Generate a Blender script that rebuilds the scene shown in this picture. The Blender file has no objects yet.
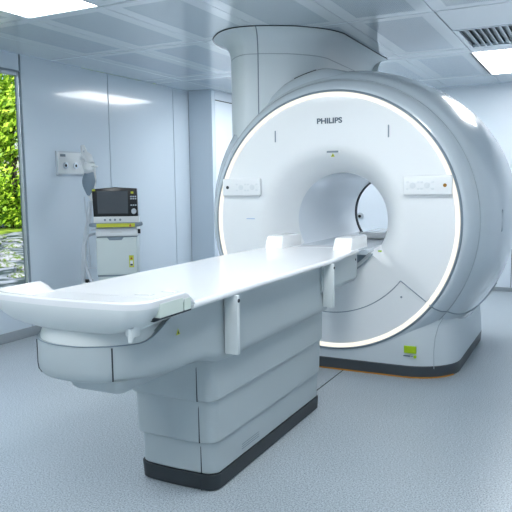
import bpy, bmesh, math, random
from mathutils import Vector, Matrix
PI = math.pi
sc = bpy.context.scene
C = sc.collection
random.seed(7)

# ------------------------------------------------------------------ materials
def srgb(r, g, b):
    f = lambda c: (c / 12.92 if c <= .04045 else ((c + .055) / 1.055) ** 2.4)
    return (f(r / 255), f(g / 255), f(b / 255), 1)

def mat(name, col, rough=.4, metal=0., coat=0., noise=0., nscale=8., bump=0., emit=None, es=0., trans=0., ior=1.45, alpha=1.):
    m = bpy.data.materials.new(name); m.use_nodes = True
    nt = m.node_tree; b = nt.nodes['Principled BSDF']
    b.inputs['Base Color'].default_value = col
    b.inputs['Roughness'].default_value = rough
    b.inputs['Metallic'].default_value = metal
    b.inputs['Coat Weight'].default_value = coat
    b.inputs['Coat Roughness'].default_value = .06
    b.inputs['IOR'].default_value = ior
    b.inputs['Transmission Weight'].default_value = trans
    b.inputs['Alpha'].default_value = alpha
    if emit:
        b.inputs['Emission Color'].default_value = emit
        b.inputs['Emission Strength'].default_value = es
    tc = nt.nodes.new('ShaderNodeTexCoord')
    if noise or bump:
        n = nt.nodes.new('ShaderNodeTexNoise'); n.inputs['Scale'].default_value = nscale
        n.inputs['Detail'].default_value = 4
        nt.links.new(tc.outputs['Object'], n.inputs['Vector'])
        if noise:
            r = nt.nodes.new('ShaderNodeMapRange')
            r.inputs['To Min'].default_value = 1 - noise; r.inputs['To Max'].default_value = 1 + noise
            mx = nt.nodes.new('ShaderNodeVectorMath'); mx.operation = 'SCALE'
            mx.inputs[0].default_value = col[:3]
            nt.links.new(n.outputs['Fac'], r.inputs['Value'])
            nt.links.new(r.outputs['Result'], mx.inputs['Scale'])
            nt.links.new(mx.outputs['Vector'], b.inputs['Base Color'])
        if bump:
            bp = nt.nodes.new('ShaderNodeBump'); bp.inputs['Strength'].default_value = bump
            bp.inputs['Distance'].default_value = .002
            nt.links.new(n.outputs['Fac'], bp.inputs['Height'])
            nt.links.new(bp.outputs['Normal'], b.inputs['Normal'])
    return m

M = {}
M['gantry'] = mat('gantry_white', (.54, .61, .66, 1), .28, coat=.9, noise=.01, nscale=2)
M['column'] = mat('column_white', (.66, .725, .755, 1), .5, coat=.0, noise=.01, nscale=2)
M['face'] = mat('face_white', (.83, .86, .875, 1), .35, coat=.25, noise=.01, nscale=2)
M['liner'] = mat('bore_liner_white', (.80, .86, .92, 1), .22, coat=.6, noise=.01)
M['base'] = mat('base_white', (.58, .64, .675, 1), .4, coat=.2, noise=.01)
M['table'] = mat('table_white', (.90, .915, .925, 1), .22, coat=.5, noise=.008)
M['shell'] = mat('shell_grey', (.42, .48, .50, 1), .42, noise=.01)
M['neck'] = mat('neck_grey', (.68, .73, .735, 1), .4, noise=.01)
M['panshade'] = mat('pan_hull_shaded', (.70, .75, .75, 1), .3, coat=.3, noise=.01)  # greyer than the tabletop: shade on the front-facing hull put into its colour
M['rail'] = mat('rail_pale_green', (.62, .70, .64, 1), .4, noise=.02)
M['kick'] = mat('kick_dark', (.05, .062, .072, 1), .4, noise=.05)
M['kickt'] = mat('kick_darker', (.028, .036, .042, 1), .5, noise=.05)
M['dark'] = mat('seam_dark', (.03, .04, .05, 1), .6, noise=.02)
M['softseam'] = mat('seam_soft', (.22, .27, .31, 1), .5, noise=.02)
M['finejoint'] = mat('fine_joint', (.36, .42, .46, 1), .5, noise=.02)
M['rim'] = mat('rim_grey', (.22, .28, .33, 1), .35, noise=.02)
M['ringlight'] = mat('ring_light', (.12, .12, .12, 1), .5, emit=(1, .93, .80, 1), es=.47, noise=.0)
M['lamp'] = mat('lamp_diffuser', (1, 1, 1, 1), .5, emit=(.97, .99, 1, 1), es=6.2)
M['wall'] = mat('wall_panel', (.60, .69, .775, 1), .2, coat=.6, noise=.01, nscale=1.5)
M['wallw'] = mat('wall_panel_white', (.72, .79, .86, 1), .3, coat=.3, noise=.01, nscale=1.5)
M['ceil'] = mat('ceiling_metal', (.66, .73, .78, 1), .10, coat=.5, noise=.01, nscale=1.5)
M['baseb'] = mat('baseboard_grey', (.30, .34, .37, 1), .5, noise=.05)
M['alu'] = mat('aluminium', (.55, .60, .65, 1), .35, metal=.6, noise=.02)
M['chrome'] = mat('chrome', (.7, .74, .78, 1), .15, metal=1, noise=.01)
M['plastic'] = mat('white_plastic', (.74, .78, .80, 1), .4, noise=.01)
M['cart'] = mat('cart_grey', (.60, .68, .68, 1), .4, noise=.01)
M['black'] = mat('black_plastic', (.012, .014, .016, 1), .3, noise=.05)
M['screen'] = mat('screen_glass', (.05, .06, .07, 1), .12, coat=.5, noise=.05, nscale=3)
M['lime'] = mat('lime_label', srgb(165, 200, 20), .5, noise=.02)
M['limey'] = mat('lime_yellow_label', srgb(190, 196, 60), .5, noise=.02)
M['amber'] = mat('amber', srgb(150, 105, 30), .4, noise=.02)
M['red'] = mat('red_mark', srgb(170, 60, 40), .5, noise=.02)
M['bag'] = mat('bag_rubber', (.22, .29, .36, 1), .5, noise=.04, nscale=20)
M['hose'] = mat('hose_translucent', (.70, .76, .82, 1), .35, noise=.02, alpha=.75)
M['orange'] = mat('orange_tape', srgb(185, 125, 30), .5, noise=.1, nscale=40)
M['text'] = mat('lettering_grey', (.10, .14, .18, 1), .5, noise=.02)
M['sticker'] = mat('sticker_grey', (.62, .64, .62, 1), .5, noise=.05)
M['blue'] = mat('small_blue_print', (.3, .45, .7, 1), .5, noise=.02)
M['glass'] = mat('window_glass', (1, 1, 1, 1), .0, trans=1., ior=1.02, noise=.0)
M['rock'] = None
M['bark'] = mat('bark', (.06, .05, .04, 1), .9, noise=.3, nscale=12, bump=.5)

def leaf_material():
    m = mat('leaf', (.30, .50, .03, 1), .6)
    nt = m.node_tree; b = nt.nodes['Principled BSDF']
    g = nt.nodes.new('ShaderNodeNewGeometry')
    cr = nt.nodes.new('ShaderNodeValToRGB')
    cr.color_ramp.elements[0].color = (.08, .20, .01, 1)
    cr.color_ramp.elements[1].color = (.60, .80, .08, 1)
    e = cr.color_ramp.elements.new(.5); e.color = (.32, .56, .03, 1)
    nt.links.new(g.outputs['Random Per Island'], cr.inputs['Fac'])
    nt.links.new(cr.outputs['Color'], b.inputs['Base Color'])
    b.inputs['Transmission Weight'].default_value = 0
    return m
M['leaf'] = leaf_material()

def floor_material():
    m = mat('floor_vinyl', (.4, .47, .54, 1), .33)
    nt = m.node_tree; b = nt.nodes['Principled BSDF']
    tc = nt.nodes.new('ShaderNodeTexCoord')
    v = nt.nodes.new('ShaderNodeTexNoise'); v.inputs['Scale'].default_value = 135; v.inputs['Detail'].default_value = 6; v.inputs['Roughness'].default_value = .75
    cr = nt.nodes.new('ShaderNodeValToRGB')
    cr.color_ramp.elements[0].position = .37; cr.color_ramp.elements[0].color = (.12, .155, .185, 1)
    cr.color_ramp.elements[1].position = .63; cr.color_ramp.elements[1].color = (.56, .62, .67, 1)
    e = cr.color_ramp.elements.new(.5); e.color = (.37, .43, .475, 1)
    n2 = nt.nodes.new('ShaderNodeTexNoise'); n2.inputs['Scale'].default_value = 1.5
    mr = nt.nodes.new('ShaderNodeMapRange'); mr.inputs['To Min'].default_value = .92; mr.inputs['To Max'].default_value = 1.08
    mx = nt.nodes.new('ShaderNodeVectorMath'); mx.operation = 'SCALE'
    nt.links.new(tc.outputs['Object'], v.inputs['Vector']); nt.links.new(tc.outputs['Object'], n2.inputs['Vector'])
    nt.links.new(v.outputs['Fac'], cr.inputs['Fac']); nt.links.new(n2.outputs['Fac'], mr.inputs['Value'])
    nt.links.new(cr.outputs['Color'], mx.inputs[0]); nt.links.new(mr.outputs['Result'], mx.inputs['Scale'])
    nt.links.new(mx.outputs['Vector'], b.inputs['Base Color'])
    bp = nt.nodes.new('ShaderNodeBump'); bp.inputs['Strength'].default_value = .15; bp.inputs['Distance'].default_value = .001
    nt.links.new(v.outputs['Fac'], bp.inputs['Height']); nt.links.new(bp.outputs['Normal'], b.inputs['Normal'])
    return m
M['floor'] = floor_material()

def perf_material():   # perforated metal: fine dots
    m = mat('ceiling_perforated', (.36, .43, .49, 1), .22)
    nt = m.node_tree; b = nt.nodes['Principled BSDF']
    b.inputs['Coat Weight'].default_value = .25
    tc = nt.nodes.new('ShaderNodeTexCoord')
    v = nt.nodes.new('ShaderNodeTexVoronoi'); v.inputs['Scale'].default_value = 90; v.inputs['Randomness'].default_value = 0
    cr = nt.nodes.new('ShaderNodeValToRGB')
    cr.color_ramp.elements[0].position = .22; cr.color_ramp.elements[0].color = (.28, .34, .38, 1)
    cr.color_ramp.elements[1].position = .32; cr.color_ramp.elements[1].color = (.50, .575, .63, 1)
    nt.links.new(tc.outputs['Object'], v.inputs['Vector']); nt.links.new(v.outputs['Distance'], cr.inputs['Fac'])
    nt.links.new(cr.outputs['Color'], b.inputs['Base Color'])
    return m
M['perf'] = perf_material()

def stream_material(name, c0, c1, sx, sy):
    m = mat(name, c0, .5)
    nt = m.node_tree; b = nt.nodes['Principled BSDF']
    tc = nt.nodes.new('ShaderNodeTexCoord'); mp = nt.nodes.new('ShaderNodeMapping')
    mp.inputs['Scale'].default_value = (sx, sy, 1)
    n = nt.nodes.new('ShaderNodeTexNoise'); n.inputs['Scale'].default_value = 2; n.inputs['Detail'].default_value = 6
    cr = nt.nodes.new('ShaderNodeValToRGB')
    cr.color_ramp.elements[0].position = .42; cr.color_ramp.elements[0].color = c0
    cr.color_ramp.elements[1].position = .58; cr.color_ramp.elements[1].color = c1
    nt.links.new(tc.outputs['Object'], mp.inputs['Vector']); nt.links.new(mp.outputs['Vector'], n.inputs['Vector'])
    nt.links.new(n.outputs['Fac'], cr.inputs['Fac']); nt.links.new(cr.outputs['Color'], b.inputs['Base Color'])
    return m
M['water'] = stream_material('stream_water', (.03, .05, .06, 1), (.38, .43, .50, 1), 1.6, 1.2)
M['rock'] = stream_material('mossy_boulder', (.10, .17, .02, 1), (.36, .38, .42, 1), 1.5, 1.5)
M['grassg'] = stream_material('meadow', (.06, .12, .02, 1), (.35, .5, .06, 1), 1, 1)

# ------------------------------------------------------------------ mesh helpers
class MB:
    """collects shapes, then links them as ONE mesh object"""
    def __init__(s): s.v = []; s.f = []; s.m = []; s.mi = 0
    def use(s, i): s.mi = i; return s
    def add(s, vs, fs):
        o = len(s.v); s.v += [tuple(v) for v in vs]
        for f in fs: s.f.append([o + i for i in f]); s.m.append(s.mi)
        return s
    def box(s, x0, x1, y0, y1, z0, z1, bev=0., seg=2):
        bm = bmesh.new(); bmesh.ops.create_cube(bm, size=1)
        for v in bm.verts:
            v.co = ((x0 + x1) / 2 + v.co.x * (x1 - x0), (y0 + y1) / 2 + v.co.y * (y1 - y0), (z0 + z1) / 2 + v.co.z * (z1 - z0))
        if bev:
            bmesh.ops.bevel(bm, geom=bm.edges[:], offset=bev, segments=seg, affect='EDGES', profile=.5)
        bm.verts.index_update()
        s.add([v.co.copy() for v in bm.verts], [[v.index for v in f.verts] for f in bm.faces]); bm.free()
        return s
    def loft(s, rings, closed=True, cap0=True, cap1=True):
        n = len(rings[0]); vs = [p for r in rings for p in r]; fs = []
        for k in range(len(rings) - 1):
            for i in range(n if closed else n - 1):
                j = (i + 1) % n
                fs.append([k * n + i, k * n + j, (k + 1) * n + j, (k + 1) * n + i])
        if cap0: fs.append(list(range(n))[::-1])
        if cap1: fs.append([(len(rings) - 1) * n + i for i in range(n)])
        return s.add(vs, fs)
    def tube(s, pts, r, n=10, caps=True):
        pts = [Vector(p) for p in pts]; rs = r if isinstance(r, (list, tuple)) else [r] * len(pts)
        rings = []; ref = None
        for i, p in enumerate(pts):
            d = (pts[min(i + 1, len(pts) - 1)] - pts[max(i - 1, 0)]).normalized()
            if ref is None:
                ref = Vector((0, 0, 1)) if abs(d.z) < .9 else Vector((1, 0, 0))
            a = (ref - d * ref.dot(d)).normalized(); b = d.cross(a); ref = a
            rings.append([p + (a * math.cos(t * 2 * PI / n) + b * math.sin(t * 2 * PI / n)) * rs[i] for t in range(n)])
        return s.loft(rings, cap0=caps, cap1=caps)
    def cyl(s, c, axis, r, h, n=24, r2=None):
        c = Vector(c); ax = Vector(axis).normalized()
        return s.tube([c, c + ax * h], [r, r if r2 is None else r2], n)
    def build(s, name, mats, root=None, smooth=35, parent=None):
        par = parent or root
        o_ = Vector((0, 0, 0)) if par is None else ORG[par.name]
        me = bpy.data.meshes.new(name); me.from_pydata([tuple(Vector(v) - o_) for v in s.v], [], s.f)
        if not isinstance(mats, (list, tuple)): mats = [mats]
        for m in mats: me.materials.append(m)
        for p, mi in zip(me.polygons, s.m): p.material_index = min(mi, len(mats) - 1)
        bm = bmesh.new(); bm.from_mesh(me); bmesh.ops.recalc_face_normals(bm, faces=bm.faces[:]); bm.to_mesh(me); bm.free()
        me.shade_smooth(); me.set_sharp_from_angle(angle=math.radians(smooth))
        ob = bpy.data.objects.new(name, me); C.objects.link(ob)
        if par is not None: ob.parent = par
        ORG[ob.name] = o_
        return ob
ORG = {}
def tag(o, label=None, cat=None, group=None, kind=None):
    if label: o['label'] = label
    if cat: o['category'] = cat
    if group: o['group'] = group
    if kind: o['kind'] = kind
    return o
def thing(name, label, cat, loc, group=None):
    o = bpy.data.objects.new(name, None); C.objects.link(o); o.location = loc
    o.empty_display_size = .1
    ORG[o.name] = Vector(loc)
    return tag(o, label, cat, group)
def struct(o): o['kind'] = 'structure'; return o
def copy_tree(o, loc, label=None):
    c = o.copy(); C.objects.link(c); c.location = loc; ORG[c.name] = Vector(loc)
    if label: c['label'] = label
    for ch in [q for q in bpy.data.objects if q.parent == o]:
        d = ch.copy(); C.objects.link(d); d.parent = c
        for g in [q for q in bpy.data.objects if q.parent == ch]:
            e = g.copy(); C.objects.link(e); e.parent = d
    return c

def sm(a, b, x):
    t = max(0., min(1., (x - a) / (b - a))); return t * t * (3 - 2 * t)
def rrect(x0, x1, y0, y1, r, n=6):
    """rounded rectangle outline, r = (x0y0, x1y0, x1y1, x0y1) radii"""
    if not isinstance(r, (list, tuple)): r = [r] * 4
    out = []
    for (cx, cy, a0, rr) in ((x0 + r[0], y0 + r[0], PI, r[0]), (x1 - r[1], y0 + r[1], 1.5 * PI, r[1]), (x1 - r[2], y1 - r[2], 0, r[2]), (x0 + r[3], y1 - r[3], .5 * PI, r[3])):
        for k in range(n + 1):
            a = a0 + k / n * PI / 2
            out.append((cx + rr * math.cos(a), cy + rr * math.sin(a)))
    return out
def catmull(pts, n=6, closed=True):
    out = []; L = len(pts)
    for i in range(L if closed else L - 1):
        g = lambda k: Vector(pts[k % L]) if closed else Vector(pts[max(0, min(L - 1, k))])
        p0, p1, p2, p3 = g(i - 1), g(i), g(i + 1), g(i + 2)
        for k in range(n):
            t = k / n
            out.append(tuple(.5 * ((2 * p1) + (p2 - p0) * t + (2 * p0 - 5 * p1 + 4 * p2 - p3) * t * t + (3 * p1 - p0 - 3 * p2 + p3) * t ** 3)))
    if not closed: out.append(tuple(pts[-1]))
    return out
def lettering(name, text, size, x, y, z, m, root, rot=(PI / 2, 0, 0), width=None, ext=.0008, bold=0.):
    cu = bpy.data.curves.new(name + '_curve', 'FONT'); cu.body = text; cu.size = size; cu.extrude = ext; cu.offset = bold
    cu.align_x = 'CENTER'; cu.align_y = 'CENTER'
    tmp = bpy.data.objects.new(name + '_tmp', cu); C.objects.link(tmp)
    dg = bpy.context.evaluated_depsgraph_get(); dg.update()
    me = bpy.data.meshes.new_from_object(tmp.evaluated_get(dg))
    bpy.data.objects.remove(tmp)
    sx = 1.
    if width:
        xs = [v.co.x for v in me.vertices]; sx = width / (max(xs) - min(xs))
    R = Matrix.Rotation(rot[2], 4, 'Z') @ Matrix.Rotation(rot[0], 4, 'X')
    o_ = ORG[root.name]
    for v in me.vertices:
        v.co = R @ Vector((v.co.x * sx, v.co.y, v.co.z)) + Vector((x, y, z)) - o_
    me.materials.clear(); me.materials.append(m)
    ob = bpy.data.objects.new(name, me); C.objects.link(ob); ob.parent = root
    ORG[ob.name] = o_
    return ob

# ------------------------------------------------------------------ room shell
XL, XR, YB, YF, H = -2.837, 2.55, 4.05, -5.7, 2.5
struct(MB().box(XL - .2, XR + .2, YF - .2, YB + .2, -.2, 0).build('floor', M['floor']))
seam = struct(MB().box(.104, .112, -.80, .02, 0, .0012).build('trim_1', M['dark']))

# left wall: glossy panels with narrow dark joints, with the window opening
PY = [YF, -4.86, -3.67, -2.48]
WY0, WY1, WZ0, WZ1 = -2.47, -.093, .42, 2.345
w = MB()
w.use(1).box(XL - .07, XL - .02, YF, WY0, 0, H).box(XL - .07, XL - .02, WY1, YB, 0, H)
w.box(XL - .07, XL - .02, WY0, WY1, 0, WZ0).box(XL - .07, XL - .02, WY0, WY1, WZ1, H)
w.use(0)
ys = [YF, -4.86, -3.67, WY0]
for a, b in zip(ys[:-1], ys[1:]): w.box(XL - .02, XL, a + .004, b - .004, 0, H, .003, 1)
for a, b in ((-2.46, -1.29), (-1.28, -.10)):
    w.box(XL - .02, XL, a, b, 0, WZ0, .003, 1); w.box(XL - .02, XL, a, b, WZ1 + .012, H, .003, 1)
for a, b in ((-.083, 1.083), (1.092, 2.276), (2.285, 2.62)):
    w.box(XL - .02, XL, a, b, 0, H, .003, 1)
struct(w.build('wall_left', [M['wall'], M['rim']]))

# pillar in the corner and the jogging wall behind it
pl = MB().box(XL, -2.5, 2.62, 2.70, 0, H, .004, 1)
struct(pl.build('wall_pillar', M['wall']))
sd = MB().box(-2.62, -2.5, 2.70, YB, 0, 2.372).box(-2.62, -2.5, 2.70, YB, 2.384, H).use(1).box(-2.62, -2.506, 2.70, YB, 2.37, 2.386)
struct(sd.build('wall_recess', [M['wallw'], M['dark']]))
bw = MB().box(-2.7, .826, YB, YB + .15, 0, H).box(.834, XR + .15, YB, YB + .15, 0, H).use(1).box(.82, .84, YB + .006, YB + .1, 0, H)
struct(bw.build('wall_back', [M['wallw'], M['dark']]))
struct(MB().box(XR, XR + .15, YF, YB, 0, H).build('wall_right', M['wallw']))
struct(MB().box(XL - .15, XR + .15, YF - .15, YF, 0, H).build('wall_front', M['wallw']))
struct(MB().box(XL, XL + .018, YF, 2.62, 0, .085, .004, 1).build('baseboard_left', M['baseb']))
struct(MB().box(-2.5, XR, YB - .018, YB, 0, .05, .004, 1).build('baseboard_back', M['baseb']))
struct(MB().box(-2.5, -2.482, 2.62, YB - .018, 0, .085, .004, 1).build('baseboard_recess', M['baseb']))

# window: aluminium frame, panes, sill
wn = thing('window_1', None, None, (XL, -1.28, WZ0)); struct(wn)
fr = MB()
for a, b, c, d in ((WY0, WY1, WZ0, WZ0 + .03), (WY0, WY1, WZ1 - .03, WZ1), (WY0, WY0 + .03, WZ0, WZ1), (WY1 - .014, WY1, WZ0, WZ1), (-1.30, -1.26, WZ0, WZ1)):
    fr.box(XL - .05, XL - .012, a, b, c, d, .003, 1)
fr.build('window_frame', M['alu'], wn)
for a, b in ((WY0 + .03, -1.30), (-1.26, WY1 - .014)):
    MB().box(XL - .045, XL - .039, a, b, WZ0 + .03, WZ1 - .03).build('pane', M['glass'], wn)
fe = MB()
for a, b, c, d in ((WY1 - .004, WY1 + .006, WZ0, H), (WY0, WY1, WZ1, WZ1 + .012)):
    fe.box(XL - .015, XL + .004, a, b, c, d)
fe.build('window_edging', M['rim'], wn)

# ceiling: metal panels, perforated centres, dark joints
XS = [XL, -2.44, -1.845, -1.215, -.585, .035, .655, 1.275, 1.895, XR]
YS = [YF, -4.62, -3.40, -2.18, -.94, .28, 1.70, 1.91, 3.32, YB]
lamps = {(2, 7), (6, 7), (2, 3), (6, 3), (2, 1), (6, 1)}
vent = (6, 5)
ce = MB(); ce.use(2).box(XL - .15, XR + .15, YF - .15, YB + .15, H + .10, H + .25); ce.box(XL - .15, XR + .15, YF - .15, YB + .15, H + .035, H + .05)
ce.v = []; ce.f = []; ce.m = []
ce.use(2)
ce.box(XL - .15, XR + .15, YF - .15, YB + .15, H + .16, H + .3)
for i in range(len(XS) - 1):
    for j in range(len(YS) - 1):
        x0, x1, y0, y1 = XS[i], XS[i + 1], YS[j], YS[j + 1]
        if (i, j) in lamps: continue
        g = .007
        ce.use(2).box(x0, x1, y0, y1, H + .02, H + .03)
        ce.use(0)
        if (y1 - y0) < .5 or (x1 - x0) < .5 or y1 >= YB:
            ce.box(x0 + g * .4, x1 - g * .4, y0 + g, y1 - g, H, H + .02); continue
        if (i, j) == vent:
            ce.box(x0 + g, x1 - g, y0 + g, .93, H, H + .02); continue
        bx, by = .10, .09
        ce.box(x0 + g * .3, x0 + bx, y0 + g, y1 - g, H, H + .02).box(x1 - bx, x1 - g * .3, y0 + g, y1 - g, H, H + .02)
        ce.box(x0 + bx, x1 - bx, y0 + g, y0 + by, H, H + .02).box(x0 + bx, x1 - bx, y1 - by, y1 - g, H, H + .02)
        ce.use(1).box(x0 + bx, x1 - bx, y0 + by, y1 - by, H + .0005, H + .019)
struct(ce.build('ceiling', [M['ceil'], M['perf'], M['dark']], smooth=20))

LL = {(2, 7): 'bright square-edged ceiling light panel hidden mostly behind the service column', (6, 7): 'rectangular ceiling light at upper right, beyond the air vent',
      (2, 3): 'large rectangular ceiling light cut by the top left corner of the photo', (6, 3): 'ceiling light panel above the right side of the room, near the camera',
      (2, 1): 'ceiling light panel over the left side, behind the camera', (6, 1): 'ceiling light panel over the right side, behind the camera'}
for (i, j), lab in LL.items():
    x0, x1, y0, y1 = XS[i], XS[i + 1], YS[j], YS[j + 1]
    if i == 6: x0 -= .03; x1 -= .03
    t = thing('ceiling_light', lab, 'light', ((x0 + x1) / 2, (y0 + y1) / 2, H), 'recessed ceiling lights')
    f = MB()
    for a, b, c, d in ((x0, x0 + .014, y0, y1), (x1 - .014, x1, y0, y1), (x0 + .014, x1 - .014, y0, y0 + .014), (x0 + .014, x1 - .014, y1 - .014, y1)):
        f.box(a, b, c, d, H, H + .05)
    f.box(x0, x1, y0, y1, H + .05, H + .06)
    f.build('frame', M['ceil'], t)
    MB().box(x0 + .014, x1 - .014, y0 + .014, y1 - .014, H + .004, H + .012).build('diffuser', M['lamp'], t)

t = thing('ceiling_vent', 'louvred air vent in the ceiling beside the upper right light panel', 'vent', (.965, 1.3, H))
f = MB()
for a, b, c, d in ((.66, .70, .935, 1.695), (1.23, 1.27, .935, 1.695), (.70, 1.23, .935, .96), (.70, 1.23, 1.66, 1.695)): f.box(a, b, c, d, H - .004, H + .02, .002, 1)
f.build('frame', M['ceil'], t)
f = MB()
for k in range(11):
    x = .725 + k * .048
    f.loft([[(x, y, H + .016), (x + .004, y, H + .017), (x + .044, y, H - .001), (x + .040, y, H - .002)] for y in (.96, 1.66)])
f.build('louvre_slats', M['ceil'], t)
MB().box(.70, 1.23, .96, 1.66, H + .024, H + .03).build('duct_backing', M['dark'], t)

# scanner barrel profile (radius, depth)
ZC = 1.07
prof = [(.924, .000), (.950, .014), (.985, .062), (1.008, .12), (1.02, .145), (1.055, .20), (1.085, .29), (1.11, .42), (1.13, .60), (1.14, .80), (1.143, 1.0), (1.14, 1.2), (1.125, 1.38), (1.09, 1.54), (1.02, 1.67), (.92, 1.74), (.78, 1.76), (.60, 1.74), (.45, 1.69), (.36, 1.64)]
def prof_c(p, n=4): return catmull(p, n, closed=False)
pc = prof_c(prof)
def barrel_r(y):
    for (r1, y1), (r2, y2) in zip(pc[:-1], pc[1:]):
        if y1 <= y <= y2: return r1 + (r2 - r1) * (y - y1) / (y2 - y1)
    return 1.
# ------------------------------------------------------------------ service column from scanner to ceiling
top = [(-.20, 1.86), (-.105, 1.82), (-.10, 1.6), (-.10, 1.2), (-.10, .9), (-.10, .72), (-.105, .56), (-.165, .38), (-.30, .20), (-.43, .10), (-.58, .02), (-.74, -.01), (-.88, .045), (-1.0, .155), (-1.10, .30), (-1.16, .52), (-1.18, .9), (-1.18, 1.3), (-1.17, 1.65), (-1.10, 1.82), (-.8, 1.86), (-.5, 1.86)]
topc = catmull(top, 5)
def inset(pts, d):
    out = []; n = len(pts)
    for i in range(n):
        a = Vector(pts[i - 1]); b = Vector(pts[(i + 1) % n]); t_ = (b - a).normalized()
        nn = Vector((-t_.y, t_.x))
        out.append((pts[i][0] + nn.x * d, pts[i][1] + nn.y * d))
    return out
cx_ = sum(p[0] for p in topc) / len(topc); cy_ = sum(p[1] for p in topc) / len(topc)
tst = inset(topc, .05)
sgn = 1 if (Vector(tst[0]) - Vector((cx_, cy_))).length < (Vector(topc[0]) - Vector((cx_, cy_))).length else -1
t = thing('service_column', 'wide white service column flaring out where it meets the ceiling above the scanner', 'column', (-.63, 1., 1.7))
rings = [[(x, y, 2.499) for x, y in topc]]
for k in range(0, 9):
    a = k / 8 * PI / 2
    d = .14 * (1 - math.cos(a)) if False else .14 * math.sin(a)
    z = 2.494 - .17 * (1 - math.cos(a))
    rings.append([(x, y, z) for x, y in inset(topc, sgn * d)])
low = inset(topc, sgn * .14)
rings += [[(x, y, 2.27) for x, y in low], [(x, y, ZC + math.sqrt(max(.3, barrel_r(min(max(y, .15), 1.7)) ** 2 - x * x)) - .012) for x, y in low]]
MB().loft(rings).build('cladding', M['column'], t)
o2 = inset(topc, -sgn * .006)
MB().loft([[(x, y, 2.4995) for x, y in o2], [(x, y, 2.494) for x, y in o2]]).build('ceiling_gasket', M['dark'], t)
MB().tube([(x, y, 2.325) for x, y in inset(topc, sgn * .139)][2:-2], .003, 6).build('flare_joint', M['finejoint'], t)
# cladding joint: runs down the flare and the column
i0 = min(range(len(topc)), key=lambda i: abs(topc[i][0] + .575) + (5 if topc[i][1] > .5 else 0))
pts = [(r[i0][0], r[i0][1], r[i0][2]) for r in rings]
MB().tube(pts, .0045, 6).build('cladding_joint', M['rim'], t)

# ------------------------------------------------------------------ MRI scanner
ZC = 1.07
S = thing('mri_scanner', 'large white ring-shaped MRI scanner with a glowing light ring around its bore', 'MRI scanner', (0, .9, 0))
N = 160
def circ(r, y, n=N, a0=0, a1=2 * PI, z=ZC):
    return [(r * math.cos(a0 + (a1 - a0) * k / n), y, z + r * math.sin(a0 + (a1 - a0) * k / n)) for k in range(n)]
b = MB().loft([circ(r, y) for r, y in pc], cap0=False, cap1=False)
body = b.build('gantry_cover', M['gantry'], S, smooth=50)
# fine joint between front bezel and barrel
def ringtube(R, y, rr, a0=0, a1=2 * PI, n=160):
    return [(R * math.cos(a0 + (a1 - a0) * k / n), y, ZC + R * math.sin(a0 + (a1 - a0) * k / n)) for k in range(n + 1)]
MB().tube(ringtube(1.0125, .127, .002), .003, 6, caps=False).build('bezel_joint', M['finejoint'], S)
# front disc with flared bore mouth
RI, RO = .352, .872
Nt = 240
RO = .878
rs = [RI, .36, .372, .388, .405, .425, .45, .48, .515, .55, .59, .64, .70, .78, RO]
def fy(r, a):
    deg = math.degrees(a); dd = abs(((deg + 90 + 180) % 360) - 180)     # angle away from straight down
    m_ = sm(54, 60, dd)
    fl = max(0., (.575 - r) / (.575 - RI))
    return -.002 + (.27 * fl ** 2.3) * m_ + (.03 * fl ** 2) * (1 - m_)
b = MB(); rr = []
for r in rs: rr.append([(r * math.cos(2 * PI * k / Nt), fy(r, 2 * PI * k / Nt), ZC + r * math.sin(2 * PI * k / Nt)) for k in range(Nt)])
b.loft(rr, cap0=False, cap1=False)
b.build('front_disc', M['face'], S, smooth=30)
# bore liner
b = MB()
r0 = rr[0]
b.loft([r0, [(p[0] * .995, .30, ZC + (p[2] - ZC) * .995) for p in r0], [(p[0] * .99, 1.0, ZC + (p[2] - ZC) * .99) for p in r0], [(p[0] * .96, 1.615, ZC + (p[2] - ZC) * .96) for p in r0]], cap0=False, cap1=False)
b.build('bore_liner', M['liner'], S, smooth=30)
b = MB()
b.loft([circ(.340, 1.59), circ(.328, 1.60), circ(.328, 1.63), circ(.362, 1.65), circ(.362, 1.60)], cap0=False, cap1=False)
b.build('rear_bore_rim', M['dark'], S)
# light ring, dark rim
MB().loft([circ(.878, -.003), circ(.881, -.008), circ(.904, -.010), circ(.908, -.004), circ(.908, .02), circ(.878, .02), circ(.878, -.003)], cap0=False, cap1=False).build('light_ring', M['ringlight'], S)
MB().loft([circ(.908, -.008), circ(.911, -.012), circ(.919, -.008), circ(.926, .002), circ(.926, .03), circ(.908, .03), circ(.908, -.008)], cap0=False, cap1=False).build('dark_rim', M['rim'], S)
# raised collar around the column foot, upper left
a0, a1 = math.radians(86), math.radians(190); n = 60
rg = []
for k in range(n + 1):
    a = a0 + (a1 - a0) * k / n; e = sm(0, 1, min(1, (k / n) / .13)) * (1 - .45 * sm(.45, .95, k / n))
    sec = [(1.02, .165), (1.045 + .035 * e, .20), (1.068 + .055 * e, .25), (1.080 + .060 * e, .30), (1.09 + .056 * e, .36), (1.105 + .03 * e, .50), (1.11, .56), (1.0, .45), (.99, .2)]
    rg.append([(r * math.cos(a), y, ZC + r * math.sin(a)) for r, y in sec])
MB().loft(rg).build('column_collar', M['gantry'], S, smooth=50)
MB().tube([(1.142 * math.cos(math.radians(a)), .305, ZC + 1.142 * math.sin(math.radians(a))) for a in range(101, 150, 3)], .0045, 6).build('collar_joint', M['dark'], S)
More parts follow.
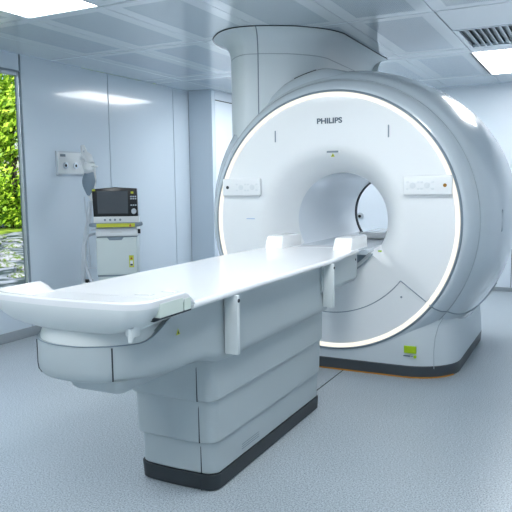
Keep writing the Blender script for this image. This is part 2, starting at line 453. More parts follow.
# base plinth
b = MB()
def base_ring(z, ix, iy):
    return [(x, y, z) for x, y in rrect(-.87 + ix, .87 - ix, .0 + iy, 1.80 - ix, (.33, .33, .50, .50), 12)]
b.loft([base_ring(.08, 0.0, 0.006), base_ring(.20, 0.004, 0.004), base_ring(.28, .012, .006), base_ring(.36, .02, .012), base_ring(.42, .03, .03), base_ring(.47, .06, .07), base_ring(.51, .12, .16)])
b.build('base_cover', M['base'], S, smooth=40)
b = MB().loft([base_ring(0, .002, -.002), base_ring(.078, -.002, -.006), base_ring(.082, .004, .004)])
b.build('kick_plate', M['rim'] if False else M['kick'], S)
b = MB().tube([(x, y, .004) for x, y in rrect(-.872, .872, -.008, 1.80, (.33, .33, .50, .50), 8)][0:16], .005, 6)
b.build('orange_floor_tape', M['orange'], S)
# seams on the front disc: arc and radial cut
b = MB(); am = math.radians(37.4); p = []
for k in range(41):
    a = -PI + am + (PI - 2 * am) * k / 40
    p.append((.652 * math.cos(a), -.002, ZC + .652 * math.sin(a)))
b.tube(p, .0035, 6)
for s_ in (-1, 1):
    b.tube([(s_ * r * math.cos(-am), -.002, ZC + r * math.sin(-am)) for r in (.652, .76, .872)], .0035, 6)
b.build('service_cover_joint', M['rim'], S)
for s_ in (-1, 1):
    q = [(s_ * .90 * math.cos(-am), -.010, ZC + .90 * math.sin(-am)), (s_ * .935 * math.cos(-am), -.008, ZC + .935 * math.sin(-am))]
    for r, y, a in ((.957, .012, -37.4), (.988, .06, -37.4), (1.012, .13, -37.2), (1.057, .2, -37), (1.088, .3, -37), (1.112, .42, -36.8), (1.132, .6, -36.2), (1.142, .8, -35), (1.145, 1.0, -33), (1.143, 1.2, -29)):
        a = math.radians(a); q.append((s_ * r * math.cos(a), y - .0, ZC + r * math.sin(a)))
    MB().tube(catmull(q, 4, False), .0045, 6).build('barrel_joint', M['rim'], S)
    MB().tube([(s_ * .752, .002, .082), (s_ * .748, .003, .2), (s_ * .756, .006, .30), (s_ * .775, .018, .38), (s_ * .800, .045, .43)], .0025, 6).build('base_joint', M['finejoint'], S)
for x in (-.525, .525): MB().cyl((x, -.006, .562), (0, 1, 0), .007, .006, 12).build('screw', M['rim'], S)
# slots
for x in (-.418, .425):
    MB().box(x - .005, x + .005, -.0045, .0, 1.648, 1.731, .002, 1).build('slot', M['rim'], S)
# control panels
for s_ in (-1, 1):
    x0, x1 = (.533, .856)
    X0, X1 = (x0, x1) if s_ > 0 else (-x1, -x0)
    b = MB().box(X0, X1, -.030, .0, 1.258, 1.388, .010, 3)
    b.box(X0 + .02, X1 - .02, -.012, .0, 1.245, 1.262)
    cp = b.build('control_panel', M['face'], S)
    xm = (X0 + X1) / 2
    for dx in (-.095, 0.):
        c = xm + dx * s_
        MB().cyl((c, -.033, 1.322), (0, 1, 0), .020, .006, 24).cyl((c, -.038, 1.322), (0, 1, 0), .010, .006, 16).build('dial', M['plastic'], parent=cp)
        for ex in (-.036, .036):
            for ez in (-.022, .022):
                MB().box(c + ex - .009, c + ex + .009, -.0325, -.029, 1.322 + ez - .006, 1.322 + ez + .006, .002, 1).build('button', M['plastic'], parent=cp)
    MB().cyl((xm + .115 * s_, -.0335, 1.322), (0, 1, 0), .012, .006, 20).build('indicator_knob', M['amber'] if s_ > 0 else M['dark'], parent=cp)
# lettering, labels
lettering('maker_lettering', 'PHILIPS', .052, .002, -.004, 1.779, M['text'], S, width=.187, bold=.0016)
b = MB().box(-.020, .075, -.006, .002, 1.556, 1.572, .002, 2)
b.build('camera_housing', M['face'], S)
MB().box(-.016, .070, -.0075, -.005, 1.558, 1.571).build('camera_slit', M['softseam'], S)
def triangle(c, s, axis, y_off=0):
    b = MB(); d = .001
    if axis == 'y':
        b.loft([[(c[0] - s, c[1] - q, c[2] - s * .8), (c[0] + s, c[1] - q, c[2] - s * .8), (c[0], c[1] - q, c[2] + s)] for q in (0, d)])
        b.use(1).loft([[(c[0] - s * .25, c[1] - q, c[2] - s * .5), (c[0] + s * .25, c[1] - q, c[2] - s * .5), (c[0], c[1] - q, c[2] + s * .4)] for q in (d, d * 2)])
    else:
        b.loft([[(c[0] + q, c[1] - s, c[2] - s * .8), (c[0] + q, c[1] + s, c[2] - s * .8), (c[0] + q, c[1], c[2] + s)] for q in (0, d)])
        b.use(1).loft([[(c[0] + q, c[1] - s * .3, c[2] - s * .5), (c[0] + q, c[1] + s * .3, c[2] - s * .5), (c[0] + q, c[1], c[2] + s * .4)] for q in (d, d * 2)])
    return b
triangle((.03, -.007, 1.541), .015, 'y').build('warning_label', [M['limey'], M['dark']], S)
MB().box(.546, .630, -.0025, .01, .174, .224, .0008, 1).build('lime_sticker', M['lime'], S)
b = MB().box(.543, .590, -.0022, .01, .150, .156).box(.594, .606, -.0022, .01, .1505, .1535); b.build('fine_print', M['text'], S)
b = MB().cyl((.622, -.0026, .151), (0, 1, 0), .010, .01, 16); b.build('round_lime_mark', M['lime'], S)
MB().box(-.665, -.595, -.0035, .0, 1.083, 1.088).build('blue_print', M['blue'], S)
# recessed oval handle on the barrel's right flank
b = MB(); q = []
for k in range(25):
    a = 2 * PI * k / 24; yy = .45 + .012 * math.cos(a); zz = 1.07 + (.065 if math.sin(a) > 0 else -.065) + .012 * math.sin(a)
    rr_ = barrel_r(yy); q.append((math.sqrt(max(0, rr_ ** 2 - (zz - ZC) ** 2)), yy, zz))
b.tube(q, .0025, 6, caps=False)
b.build('recess_handle', M['softseam'], S)
# bed bridge in the bore
sec = [(-.28, .846), (-.305, .865), (-.28, .885), (-.24, .875), (0, .868), (.24, .875), (.28, .885), (.305, .865), (.28, .846)]
MB().loft([[(x * (1 if y > .3 else 1), y, z) for x, z in sec] for y in (-.02, .3, .31, 1.60)]).build('bed_bridge', M['liner'], S)
b = MB(); q = [(.348 * math.cos(math.radians(a)), ZC + .348 * math.sin(math.radians(a))) for a in range(-140, -39, 5)]
b.loft([[(x, y, z) for x, z in q] for y in (.04, .05)]); b.build('under_bridge_shade', M['rim'], S)  # dark segment standing in for the shade in the recess below the bridge
MB().tube([(.385 * math.cos(math.radians(a)), .0, ZC + .385 * math.sin(math.radians(a))) for a in range(-146, -33, 4)], .006, 8).build('bore_lip', M['finejoint'], S)
MB().box(-.10, .24, .95, 1.50, .872, .925, .02, 3).build('bridge_end_stop', M['table'], S)
MB().box(.36, .385, -.008, .0, .868, .880, .002, 1).build('green_mark', M['lime'], S)

# ------------------------------------------------------------------ patient table
T = thing('patient_table', 'long white patient table on a stepped grey pedestal leading into the scanner', 'patient table', (.01, -1.45, 0))
XC = .036
def ped_ring(z, w, yf, yr, bul=.012, rc=.045):
    pts = rrect(XC - w, XC + w, yf, yr, (rc, rc, .03, .03), 8)
    # add intermediate points along the front for the gentle bulge
    out = []
    for i, (x, y) in enumerate(pts):
        out.append((x, y))
        if i == 8:
            for k in range(1, 10):
                out.append((x + (pts[9][0] - x) * k / 10, y))
    return [(x, y + (0 if y > yf + .2 else bul * ((x - XC) / w) ** 2), z) for x, y in out]
def tier(name, w, yf, yr, z0, z1, m, seam=True):
    b = MB().loft([ped_ring(z0, w - .006, yf + .006, yr - .006), ped_ring(z0 + .006, w, yf, yr), ped_ring(z1, w + .004, yf - .004, yr + .002)])
    if seam:
        xs = XC + w * .66; ysf = yf + .012 * .66 ** 2
        b.use(1).box(xs - .0018, xs + .0018, ysf - .0035, ysf + .01, z0 + .002, z1)
    return b.build(name, [m, M['dark']], T)
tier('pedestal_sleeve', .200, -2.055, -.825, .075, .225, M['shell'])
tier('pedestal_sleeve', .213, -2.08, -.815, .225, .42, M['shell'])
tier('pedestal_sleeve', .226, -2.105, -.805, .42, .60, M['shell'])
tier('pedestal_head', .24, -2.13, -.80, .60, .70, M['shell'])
tier('kick_plate', .203, -2.06, -.82, 0, .075, M['kickt'])
b = MB()
for k in range(7): b.box(.232, .2375, -1.80, -1.62, .105 + k * .011, .109 + k * .011)
b.build('vent_grille', M['softseam'], T)
b = MB()
for k in range(5): b.box(.232, .2375, -.99, -.90, .105 + k * .011, .108 + k * .011)
b.build('vent_grille', M['shell'], T)

XC = .0
# cantilever shell: D-shaped plan, S-shaped upper edge, bottom stepping down to the pedestal
def shell_plan(hw=.298, nose=-2.695, back=-.825):
    pts = []
    n = 48
    ycen = -2.30
    pts.append((hw, back))
    for k in range(1, 26): pts.append((hw, back + (ycen - back) * k / 26))
    for k in range(n + 1):
        a = -PI / 2 + (k / n - .5) * PI + PI / 2   # -90..90 about nose
        th = (k / n) * PI
        ex = 2 / 2.25
        cx = math.copysign(abs(math.cos(th)) ** ex, math.cos(th)); sy = abs(math.sin(th)) ** ex
        pts.append((hw * cx, ycen + (nose - ycen) * sy))
    for k in range(1, 26): pts.append((-hw, ycen + (back - ycen) * k / 26))
    pts.append((-hw, back))
    return pts
def ztop(y): return .785 + (.097) * sm(-2.56, -2.37, y)
def zbot(y): return .645 - .045 * sm(-2.26, -2.05, y)
plan = shell_plan()
def shp(ins, f):
    out = []
    n = len(plan)
    for i, (x, y) in enumerate(plan):
        a = Vector(plan[max(0, i - 1)]); b_ = Vector(plan[min(n - 1, i + 1)]); t_ = (b_ - a).normalized(); nn = Vector((t_.y, -t_.x))
        k = ins * (1 if y < -2.1 else 1 - .62 * sm(-2.1, -1.95, y))
        q = Vector((x, y)) - nn * (-1) * 0
        px, py = x + (-nn.x) * k * -1, y + (-nn.y) * k * -1
        # make sure we move inwards
        if abs(px) > abs(x) + 1e-6 or py < y - 1e-6: px, py = x - nn.x * k, y - nn.y * k
        out.append((px + XC, py, f(y)))
    return out
b = MB()
b.loft([shp(.06, lambda y: zbot(y)), shp(.03, lambda y: zbot(y) + .002), shp(.012, lambda y: zbot(y) + .010), shp(.003, lambda y: zbot(y) + .024), shp(0, lambda y: zbot(y) + .045), shp(0, lambda y: ztop(y) - .008), shp(.003, lambda y: ztop(y)), shp(.02, lambda y: ztop(y))])
for s_ in (-1, 1):   # joints between the end cover and the side covers
    i_ = min(range(len(plan)), key=lambda i: abs(plan[i][0] - s_ * .175) + (9 if plan[i][1] > -2.35 else 0))
    x, y = plan[i_]
    q = []
    for ins, f in ((.03, lambda y: zbot(y) + .001), (.012, lambda y: zbot(y) + .009), (.003, lambda y: zbot(y) + .023), (0, lambda y: zbot(y) + .045), (0, lambda y: ztop(y) - .006)):
        q.append(shp(ins, f)[i_])
    b.use(1).tube(q, .003, 6)
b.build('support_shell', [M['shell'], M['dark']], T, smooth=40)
MB().tube(shp(-.0005, lambda y: ztop(y) + .0005)[14:-14], .0022, 6).build('shell_joint', M['rim'], T)
# neck between pan and shell
pk = []
def neck_ring(z, hw, nose):
    out = []
    for k in range(41):
        th = PI * k / 40; ex = 2 / 2.25
        out.append((XC + hw * math.copysign(abs(math.cos(th)) ** ex, math.cos(th)), -2.30 + (nose + 2.30) * abs(math.sin(th)) ** ex, z))
    out.append((XC - hw, -2.0, z)); out.append((XC + hw, -2.0, z))
    return out
MB().loft([neck_ring(.76, .292, -2.686), neck_ring(.80, .288, -2.678), neck_ring(.832, .268, -2.672), neck_ring(.862, .245, -2.645), neck_ring(.885, .22, -2.58)]).build('neck_cover', M['neck'], T)
# under-slung cowl at the foot end
MB().loft([[(XC + .075 + x, y, z) for x, y in rrect(-.13 + i, .13 - i, -2.63 + i, -2.2, .03, 6)] for z, i in ((.655, 0), (.614, .012), (.604, .022), (.598, .06))]).build('under_cowl', M['shell'], T)
# beam between table and scanner
MB().loft([[(XC + x, y, z) for x, z in ((-.312, .885), (-.312, .735), (-.29, .708), (.29, .708), (.312, .735), (.312, .885))] for y in (-.95, -.34, -.32)]).build('bridge_beam', M['shell'], T)
MB().box(XC + .312, XC + .316, -.36, -.35, .845, .858, .001, 1).build('screw', M['dark'], T)
# side brackets
for (x, y) in ((.343, -2.05), (.343, -.905), (-.343, -2.05), (-.343, -.905)):
    b = MB().box(XC + x - .04, XC + x + .025, y - .011, y + .011, .635, .888, .005, 2)
    br = b.build('side_bracket', M['neck'], T)
    if x > 0:
        MB().cyl((XC + x + .025, y, .865), (1, 0, 0), .008, .0025, 16).build('bracket_bolt', M['dark'], parent=br)
# tabletop
XH = .358
b = MB()
def tt(z, i):
    out = []
    for k in range(12):
        y = -2.378 + (-.9 + 2.378) * k / 11; out.append((XH - i, y))
    out += [(XH - i - .036, -.32), (XH - i - .042, -.29), (XH - i - .055, -.27 - i * .6)]
    return [(XC + x, y, z) for x, y in out] + [(XC - x, y, z) for x, y in out[::-1]]
b.loft([tt(.886, .012), tt(.889, .003), tt(.900, 0), tt(.910, .002), tt(.9134, .007), tt(.9138, .016), tt(.9133, .03), tt(.9133, .06)])
b.build('tabletop', M['table'], T, smooth=60)
# grips near the scanner
for s_ in (-1, 1):
    rg = []
    for z, i, j in ((.912, 0, 0), (.93, .001, .006), (.982, .004, .03), (.990, .008, .036), (.993, .015, .046)):
        pts = rrect(.18 + i, .308 - i, -.425 + j, -.08 - i, .008, 4)
        rg.append([(XC + s_ * x, y, z) for x, y in pts])
    MB().loft(rg).build('side_guard', M['table'], T)
MB().box(-.17, .17, -.30, -.06, .893, .908, .004, 2).build('table_tongue', M['table'], T)
# foot pan
def pan_ring(z, s, i, wall=True):
    pts = rrect(-.36, .36, -2.70, -2.37, (.07, .07, .003, .003), 10)
    out = []
    for idx, (x, y) in enumerate(pts):
        out.append((x, y))
        if idx == 10:
            for k in range(1, 14): out.append((x + (pts[11][0] - x) * k / 14, y))
        if idx == 21:
            for k in range(1, 8): out.append((x, y + (pts[22][1] - y) * k / 8))
        if idx == len(pts) - 1:
            for k in range(1, 8): out.append((x, y + (pts[0][1] - y) * k / 8))
    res = []
    for x, y in out:
        x2 = x * (1 - i / .36); y2 = y + i * (1 if y < -2.55 else 0) * min(1, (-2.55 - y) / .1 if y < -2.55 else 0)
        if y > -2.375: y2 = y - i * .15
        x2 *= s; y2 = -2.37 + (y2 + 2.37) * (.5 + .5 * s)
        bul = -.035 * (1 - (x / .36) ** 2) if y < -2.6 else 0
        res.append((XC + x2, y2 + bul, z(y) if callable(z) else z))
    return res
rimz = lambda h, lo: (lambda y: lo + (h - lo) * (1 - sm(-2.425, -2.375, y)))
tl = [(1, .2), (.97, .40), (.90, .56), (.80, .70), (.68, .81), (.52, .90), (.36, .96), (.22, .988)]
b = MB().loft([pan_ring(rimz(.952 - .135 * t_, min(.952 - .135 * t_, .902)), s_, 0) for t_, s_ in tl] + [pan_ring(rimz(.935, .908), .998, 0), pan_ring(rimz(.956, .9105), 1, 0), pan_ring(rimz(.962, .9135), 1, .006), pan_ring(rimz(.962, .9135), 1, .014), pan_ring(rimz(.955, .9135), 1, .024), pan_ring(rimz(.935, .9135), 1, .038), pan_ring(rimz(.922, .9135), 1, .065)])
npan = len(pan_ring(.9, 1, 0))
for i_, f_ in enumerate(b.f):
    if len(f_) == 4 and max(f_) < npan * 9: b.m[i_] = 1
fp = b.build('foot_pan', [M['table'], M['panshade']], T, smooth=40)
for pg in fp.data.polygons:
    if len(pg.vertices) > 4 or sum(fp.data.vertices[i].co.y + ORG[fp.name].y > -2.385 for i in pg.vertices) >= 3: pg.use_smooth = False
# pale side strip under the pan edge
b = MB().box(XC + .33, XC + .3605, -2.60, -2.452, .893, .944, .002, 1).box(XC + .33, XC + .3605, -2.446, -2.40, .893, .938, .002, 1)
b.use(1).box(XC + .30, XC + .3595, -2.606, -2.400, .888, .895)
b.build('side_strip', [M['rail'], M['dark']], T)
b = MB().box(XC + .25, XC + .292, -2.655, -2.615, .83, .875, .008, 2).tube([(XC + .275, -2.65, .86), (XC + .278, -2.66, .815)], [.014, .008], 10)
b.build('release_catch', M['neck'], T)
b = MB().tube([(XC + .25, -2.62, .845), (XC + .28, -2.56, .865), (XC + .29, -2.50, .880)], [.010, .014, .014], 10)
b.build('tilt_link', M['neck'], T)
MB().box(XC + .05, XC + .335, -2.60, -2.40, .879, .889).build('shadow_gap_plate', M['dark'], T)  # dark sheet standing in for the shade inside the gap below the strip
triangle((XC + .2985, -2.40, .80), .013, 'x').build('warning_label', [M['limey'], M['dark']], T)
MB().box(XC + .045, XC + .115, -2.325, -2.285, .9128, .9142).build('position_mark', M['sticker'], T)
MB().box(XC + .105, XC + .165, -2.225, -2.19, .9128, .9142).build('position_mark', M['sticker'], T)

# ------------------------------------------------------------------ left wall items
t = thing('gas_outlet_panel', 'brushed metal gas outlet panel with two round sockets on the left wall', 'outlet panel', (XL, .49, 1.57))
MB().box(XL, XL + .02, .287, .70, 1.455, 1.680, .003, 1).build('back_plate', M['alu'], t)
MB().box(XL + .018, XL + .026, .300, .685, 1.468, 1.668, .002, 1).build('face_plate', M['plastic'], t)
for y in (.386, .525):
    s = MB().cyl((XL + .022, y, 1.545), (1, 0, 0), .030, .018, 28).build('socket_ring', M['chrome'], t)
    MB().cyl((XL + .038, y, 1.545), (1, 0, 0), .013, .004, 20).build('socket_hole', M['black'], parent=s)
MB().box(XL + .026, XL + .030, .325, .395, 1.628, 1.652, .001, 1).build('small_label', M['softseam'], t)

# far wall round fitting seen through the bore
t = thing('wall_fitting', 'small round metal fitting on the far wall, seen through the scanner bore', 'wall fitting', (-1.074, YB, .905))
MB().cyl((-1.074, YB, .905), (0, -1, 0), .045, .02, 28).build('flange', M['alu'], t)
MB().cyl((-1.08, YB - .02, .90), (0, -1, 0), .02, .012, 20).build('centre_socket', M['black'], t)

# ------------------------------------------------------------------ anaesthesia cart with monitor on top
K = thing('anaesthesia_cart', 'pale grey wheeled cart with a lime-striped handle bar standing by the left wall', 'medical cart', (-2.32, .7, 0))
cx0, cx1, cy0 = -2.535, -2.105, .50
MB().box(cx0, cx1, cy0, cy0 + .36, .505, .862, .012, 3).build('cabinet', M['cart'], K)
b = MB().box(cx0 + .0, cx1 + .01, cy0 - .01, cy0 + .36, .872, .955, .012, 3)
dr = b.build('drawer', M['plastic'], K)
MB().box(-2.38, -2.26, cy0 - .014, cy0 - .008, .910, .917).build('faint_print', M['sticker'], parent=dr)
MB().cyl((cx1 + .008, cy0 + .03, .915), (1, 0, 0), .022, .03, 16).build('side_knob', M['black'], K)
b = MB().loft([[(x, y, z) for x, z in ((-2.42, .866), (-2.24, .866), (-2.265, .838), (-2.395, .838))] for y in (cy0 - .008, cy0 + .02)])
b.build('drawer_pull', M['rim'], K)
MB().box(cx0 + .01, cx1 - .0, cy0 + .01, cy0 + .34, .862, .873).build('gap_line', M['rim'], K)
MB().box(cx0 - .0, cx1 + .01, cy0 - .015, cy0 + .36, .958, .992, .006, 2).build('top_shelf', M['cart'], K)
b = MB().tube([(-2.585, cy0 - .02, .985), (-2.56, cy0 - .04, .985), (-2.08, cy0 - .04, .985), (-2.045, cy0 - .02, .99)], [.018, .020, .020, .018], 12)
b.build('handle_bar', M['rim'], K)
b = MB().box(-2.515, -2.115, cy0 - .062, cy0 - .058, .963, .998)
hl = b.build('lime_label_strip', M['limey'], K)
triangle((-2.165, cy0 - .062, .979), .014, 'y').build('red_warning_mark', [M['red'], M['dark']], parent=hl)
lb = MB().box(-2.195, -2.145, cy0 - .0015, cy0 + .002, .575, .690, .001, 1).build('lime_notice', M['limey'], K)
b = MB().box(-2.185, -2.155, cy0 - .0025, cy0 - .001, .590, .640); b.build('white_field', M['plastic'], parent=lb)
b = MB().box(-2.183, -2.157, cy0 - .0035, cy0 - .002, .592, .608); b.build('black_field', M['black'], parent=lb)
triangle((-2.17, cy0 - .002, .662), .013, 'y').build('red_warning_mark', [M['red'], M['dark']], parent=lb)
MB().box(cx0 + .005, cx1 - .005, cy0 + .01, cy0 + .35, .49, .505).build('plinth_line', M['rim'], K)
MB().box(cx0 + .01, cx1 - .01, cy0 + .012, cy0 + .34, .13, .49, .01, 2).build('lower_cabinet', M['cart'], K)
MB().box(cx0 - .03, cx1 + .03, cy0 - .03, cy0 + .38, .085, .13, .015, 2).build('base', M['rim'], K)
for x in (cx0 + .02, cx1 - .02):
    for y in (cy0 + .02, cy0 + .33):
        b = MB().cyl((x - .012, y, .042), (1, 0, 0), .042, .024, 24).box(x - .01, x + .01, y - .012, y + .012, .06, .09)
        b.build('castor', M['black'], K)
MB().box(cx0 - .055, cx0 + .01, cy0 + .02, cy0 + .05, .925, .945, .004, 1).build('side_lug', M['alu'], K)
# hanging pole clipped to the cart's left side
b = MB().tube([(-2.63, .46, 1.25), (-2.615, .47, 1.0), (-2.60, .47, .585)], .007, 10).cyl((-2.606, .47, .70), (0, 0, -1), .022, .07, 16, .016)
b.box(-2.64, -2.535, .462, .478, .575, .587, .003, 1)
b.build('circuit_pole', M['alu'], K)

D = thing('patient_monitor', 'black-framed patient monitor with a grey screen on top of the pale cart', 'monitor', (-2.32, .55, .993))
mx0, mx1, mz0, mz1 = -2.545, -2.085, 1.062, 1.328
b = MB()
out = lambda i, zt=0: [(mx0 + i, mz0 + i), (mx1 - i, mz0 + i), (mx1 - i - .004, mz1 - i - .008), ((mx0 + mx1) / 2, mz1 - i + .006), (mx0 + i - .01, mz1 - i - .010)]
b.loft([[(x, y, z) for x, z in out(i)] for y, i in ((.475, .008), (.480, 0), (.56, .0), (.60, .03))])
b.build('housing', M['black'], D)
MB().box(-2.505, -2.18, .470, .477, 1.085, 1.300, .003, 1).build('screen', M['screen'], D)
MB().cyl((-2.125, .476, 1.108), (0, -1, 0), .026, .016, 24).build('rotary_knob', M['alu'], D)
for kx in (-2.150, -2.127, -2.104):
    for kz in (1.165, 1.225, 1.245):
        MB().box(kx - .008, kx + .008, .470, .476, kz - .006, kz + .006, .001, 1).build('key', M['alu'], D)
MB().box(-2.152, -2.124, .469, .476, 1.272, 1.292, .001, 1).build('status_lamp', M['limey'], D)
MB().box(-2.552, -2.520, .468, .474, 1.300, 1.318, .001, 1).build('corner_sticker', M['limey'], D)
MB().box(-2.55, -2.075, .482, .62, .995, 1.062, .006, 2).build('control_foot', M['plastic'], D)
for kx in (-2.43, -2.375, -2.325, -2.27): MB().cyl((kx, .481, 1.03), (0, -1, 0), .011, .010, 14).build('foot_button', M['rim'], D)

# the cart and its monitor stand turned towards the room
def spin(o, ang, sx):
    L = ORG[o.name]; d = L - Vector((-2.32, .5, 0))
    o.location = Vector((-2.32, .5, 0)) + Matrix.Rotation(ang, 3, 'Z') @ Vector((d.x * sx, d.y, L.z))
    o.rotation_euler = (0, 0, ang); o.scale = (sx, 1, 1)
for o in (K, D): spin(o, math.radians(33), .885)
# breathing bag and hoses
B = thing('breathing_bag', 'grey oval breathing bag in a white holder hanging left of the monitor', 'breathing bag', (-2.61, .5, 1.32))
ZB = .035
prf = [(.0, 1.215), (.018, 1.225), (.035, 1.26), (.056, 1.31), (.064, 1.36), (.058, 1.40), (.040, 1.44), (.022, 1.462), (0, 1.466)]
BX, BY = -2.613, .50
b = MB().loft([[(BX - .01 + 1.25 * r * math.cos(a) + (z - 1.33) * .06, BY + r * .7 * math.sin(a), z + ZB) for a in [2 * PI * k / 28 for k in range(28)]] for r, z in catmull([(max(r, .001), z) for r, z in prf], 3, False)])
b.build('bag', M['bag'], B)
b = MB().tube([(BX - .012, BY + .02, 1.455 + ZB), (BX + .0, BY, 1.49 + ZB), (BX + .01, BY - .0, 1.53 + ZB)], [.055, .062, .048], 20)
b.box(BX - .04, BX + .085, BY - .03, BY + .03, 1.488 + ZB, 1.505 + ZB, .006, 2)
b.build('white_cap', M['plastic'], B)
b = MB()
for s_ in (-1, 1): b.tube([(BX + s_ * .055, BY, 1.49 + ZB), (BX + s_ * .068, BY, 1.40 + ZB), (BX + s_ * .058 - .004, BY, 1.28 + ZB), (BX - .01, BY, 1.205 + ZB)], [.008, .009, .009, .011], 8)
b.build('holder_frame', M['plastic'], B)
b = MB().tube([(BX + .02, BY, 1.52 + ZB), (BX - .03, BY + .02, 1.59 + ZB), (BX - .085, BY + .03, 1.63 + ZB), (BX - .10, BY + .03, 1.70 + ZB)], [.036, .040, .034, .022], 16)
b.tube([(BX - .06, BY + .0, 1.60 + ZB), (BX - .115, BY + .04, 1.58 + ZB), (BX - .115, BY + .05, 1.50 + ZB)], [.028, .030, .012], 14)
b.build('elbow_piece', M['plastic'], B)
b = MB().tube([(BX - .095, BY + .02, 1.69 + ZB), (BX - .08, BY + .02, 1.66 + ZB), (BX - .055, BY, 1.62 + ZB)], .009, 8); b.build('clip', M['chrome'], B)
b = MB().tube([(BX - .01, BY, 1.215 + ZB), (BX + .005, BY + .01, 1.17 + ZB)], [.014, .010], 10); b.build('nozzle', M['plastic'], B)

hs = tag(MB().tube(catmull([(BX - .02, BY + .02, 1.20), (-2.66, .52, 1.05), (-2.71, .50, .80), (-2.74, .50, .50), (-2.76, .52, .20), (-2.72, .60, .03)], 8, False), .022, 12).build('breathing_hose', M['hose']), 'wide translucent hose curving down the wall from the breathing bag', 'hose', 'breathing hoses')
hs = tag(MB().tube(catmull([(-2.545, .47, .90), (-2.60, .44, .875), (-2.645, .43, .80), (-2.65, .43, .62), (-2.60, .43, .48), (-2.56, .42, .38), (-2.55, .42, .25)], 8, False), .014, 12).build('breathing_hose', M['hose']), 'thinner pale hose looping down from the left side of the grey cart', 'hose', 'breathing hoses')
t = thing('hose_manifold', 'small grey box with two black hose connectors just beyond the table edge', 'connector box', (-2.66, .47, 0))
MB().box(-2.72, -2.60, .44, .52, 0, .415, .008, 2).build('post_box', M['cart'], t)
for x in (-2.685, -2.635):
    MB().tube([(x, .48, .405), (x + .008, .478, .445)], [.017, .020], 14).build('connector', M['black'], t)

# ------------------------------------------------------------------ outdoors beyond the window
GZ = -.35
g = MB()
g.add([(-3.1, -60, GZ), (-3.1, 60, GZ), (-90, 60, GZ), (-90, -60, GZ)], [[0, 1, 2, 3]])
struct(g.build('ground', M['grassg']))
rnd = random.Random(3)
# stream with wavering banks
ra, rb = [], []
for k in range(60):
    y = -12 + k * .8
    ra.append((-6.5 + math.sin(k * .35) * .5, y, GZ + .03)); rb.append((-16.4 + math.sin(k * .5 + 1) * 1.2, y, GZ + .03))
st = MB(); n = len(ra); st.add(ra + rb, [[i, i + 1, n + i + 1, n + i] for i in range(n - 1)])
tag(st.build('stream_water', M['water']), 'shallow foaming stream water running outside the window', 'water', kind='stuff')
def boulder(seed):
    r_ = random.Random(seed); bm = bmesh.new(); bmesh.ops.create_icosphere(bm, subdivisions=3, radius=1)
    ph = [r_.uniform(0, 6) for _ in range(6)]
    for v in bm.verts:
        d = 1 + .16 * math.sin(v.co.x * 3 + ph[0]) + .14 * math.sin(v.co.y * 4 + ph[1]) + .12 * math.sin(v.co.z * 5 + ph[2]) + .05 * math.sin(v.co.x * 11 + v.co.y * 9 + ph[3])
        v.co = Vector((v.co.x, v.co.y, v.co.z * .55)) * d
    bm.verts.index_update()
    b = MB(); b.add([v.co.copy() for v in bm.verts], [[v.index for v in f.verts] for f in bm.faces]); bm.free()
    return b
protos = [boulder(s) for s in range(4)]
meshes = []
LAB = 'weathered grey boulder lying in the stream beyond the window'
placed = []
for k in range(64):
    if k < 4:
        o = protos[k].build('boulder', M['rock'], smooth=60); meshes.append(o)
    else:
        o = meshes[k % 4].copy(); C.objects.link(o)
    for _ in range(400):
        x = -rnd.uniform(7.5, 15.5); y = 4.1 + (-x - 7.5) * .93 + rnd.uniform(-3.5, 2.2); s_ = rnd.uniform(.15, .36)
        if all((x - a) ** 2 + (y - b_) ** 2 > (1.75 * (s_ + c_)) ** 2 for a, b_, c_ in placed): break
    else:
        if k < 4: pass
        else:
            C.objects.unlink(o); bpy.data.objects.remove(o); continue
    placed.append((x, y, s_))
    o.location = (x, y, GZ + .03 + s_ * .12); o.rotation_euler = (0, 0, rnd.uniform(0, 6)); o.scale = (s_ * rnd.uniform(.8, 1.3), s_, s_ * .7)
    tag(o, LAB, 'boulder', 'boulders in the stream')
def make_tree(name, label, loc, h, rad, seed, nleaf, leafs, cat='tree'):
    r_ = random.Random(seed); t = thing(name, label, cat, loc)
    L = Vector(loc)
    b = MB().tube([L, L + Vector((.1, 0, h * .3)), L + Vector((-.1, .2, h * .62)), L + Vector((0, 0, h * .9))], [.18, .15, .09, .03], 10)
    for k in range(9):
        a = k * 2.4; z = h * (.25 + .06 * k); e = L + Vector((math.cos(a) * rad * .7, math.sin(a) * rad * .7, z + h * .14))
        b.tube([L + Vector((0, 0, z)), (L + Vector((0, 0, z)) + e) / 2 + Vector((0, 0, .1)), e], [.07, .05, .02], 6)
    b.build('trunk', M['bark'], t)
    vs, fs = [], []
    cl = []
    for k in range(64):
        a = r_.uniform(0, 2 * PI); q = r_.random() ** .5; z = r_.uniform(.06, 1)
        w_ = math.sin(min(1, z * 1.15 + .15) * PI) ** .5 if z < .74 else math.sqrt(max(0, 1 - ((z - .5) / .52) ** 2))
        cl.append(Vector((math.cos(a) * q * rad * w_, math.sin(a) * q * rad * w_, z * h)))
    for k in range(nleaf):
        c = r_.choice(cl) + Vector((r_.gauss(0, .36), r_.gauss(0, .36), r_.gauss(0, .30)))
        if c.z < .1: c.z = .1 + r_.random() * .3
        u_ = Vector((r_.gauss(0, 1), r_.gauss(0, 1), r_.gauss(0, 1))).normalized(); v_ = u_.orthogonal().normalized()
        w2 = u_.cross(v_); s_ = leafs * r_.uniform(.6, 1.3)
        i = len(vs)
        vs += [L + c - v_ * s_, L + c + w2 * s_ * .5 + u_ * s_ * .2, L + c + v_ * s_, L + c - w2 * s_ * .5 + u_ * s_ * .2]
        fs.append([i, i + 1, i + 2, i + 3])
    m = MB(); m.add(vs, fs); m.build('foliage', M['leaf'], t, smooth=5)
    return t
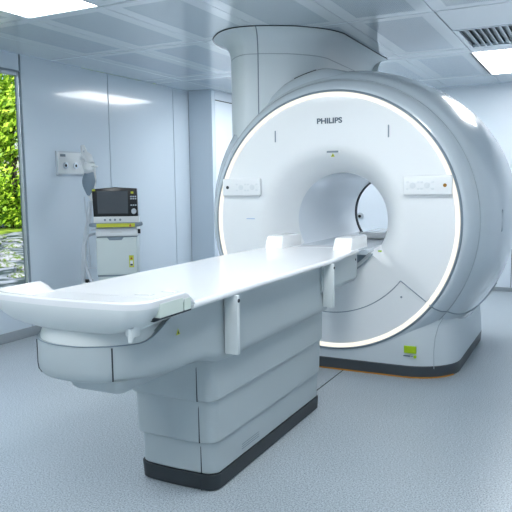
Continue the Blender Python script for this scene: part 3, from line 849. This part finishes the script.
make_tree('leafy_tree', 'bright lime-green leafy tree filling the window above the stream', (-20.0, 15.7, GZ), 6.3, 2.6, 1, 13000, .14)
make_tree('leafy_tree', 'bright green leafy tree on the stream bank, left neighbour of the one filling the window', (-20., 9.2, GZ), 7.8, 2.4, 2, 8000, .15)
make_tree('leafy_tree', 'green leafy tree on the stream bank, hidden past the right edge of the window', (-20., 22.4, GZ), 7.6, 2.4, 3, 8000, .15)

# ------------------------------------------------------------------ light
wd = bpy.data.worlds.new('World'); sc.world = wd; wd.use_nodes = True
nt = wd.node_tree; bg = nt.nodes['Background']
sky = nt.nodes.new('ShaderNodeTexSky'); sky.sky_type = 'NISHITA'; sky.sun_disc = False
sky.sun_elevation = math.radians(50); sky.sun_rotation = math.radians(90)
nt.links.new(sky.outputs['Color'], bg.inputs['Color']); bg.inputs['Strength'].default_value = .08
sl = bpy.data.lights.new('sun', 'SUN'); sl.energy = 2.6; sl.angle = .01; sl.color = (1, .96, .86)
so = bpy.data.objects.new('sun', sl); C.objects.link(so)
so.rotation_euler = Vector((-.62, .28, -.72)).to_track_quat('-Z', 'Y').to_euler()

# ------------------------------------------------------------------ camera
f_, pit, yaw, roll, cx, cy, cz = 657.19, .109177, .470501, -.0133829, 1.65631, -4.41791, 1.346483
fw = Vector((-math.sin(yaw) * math.cos(pit), math.cos(yaw) * math.cos(pit), -math.sin(pit)))
r = fw.cross(Vector((0, 0, 1))).normalized(); u = r.cross(fw)
r2 = r * math.cos(roll) + u * math.sin(roll); u2 = -r * math.sin(roll) + u * math.cos(roll)
cam = bpy.data.cameras.new('camera'); co = bpy.data.objects.new('camera', cam); C.objects.link(co)
co.matrix_world = Matrix(((r2.x, u2.x, -fw.x, cx), (r2.y, u2.y, -fw.y, cy), (r2.z, u2.z, -fw.z, cz), (0, 0, 0, 1)))
cam.sensor_fit = 'HORIZONTAL'; cam.sensor_width = 36; cam.lens = f_ / 512 * 36
cam.clip_start = .05; cam.clip_end = 300
sc.camera = co
sc.view_settings.view_transform = 'Standard'; sc.view_settings.look = 'None'; sc.view_settings.exposure = 1.25; sc.view_settings.gamma = 1
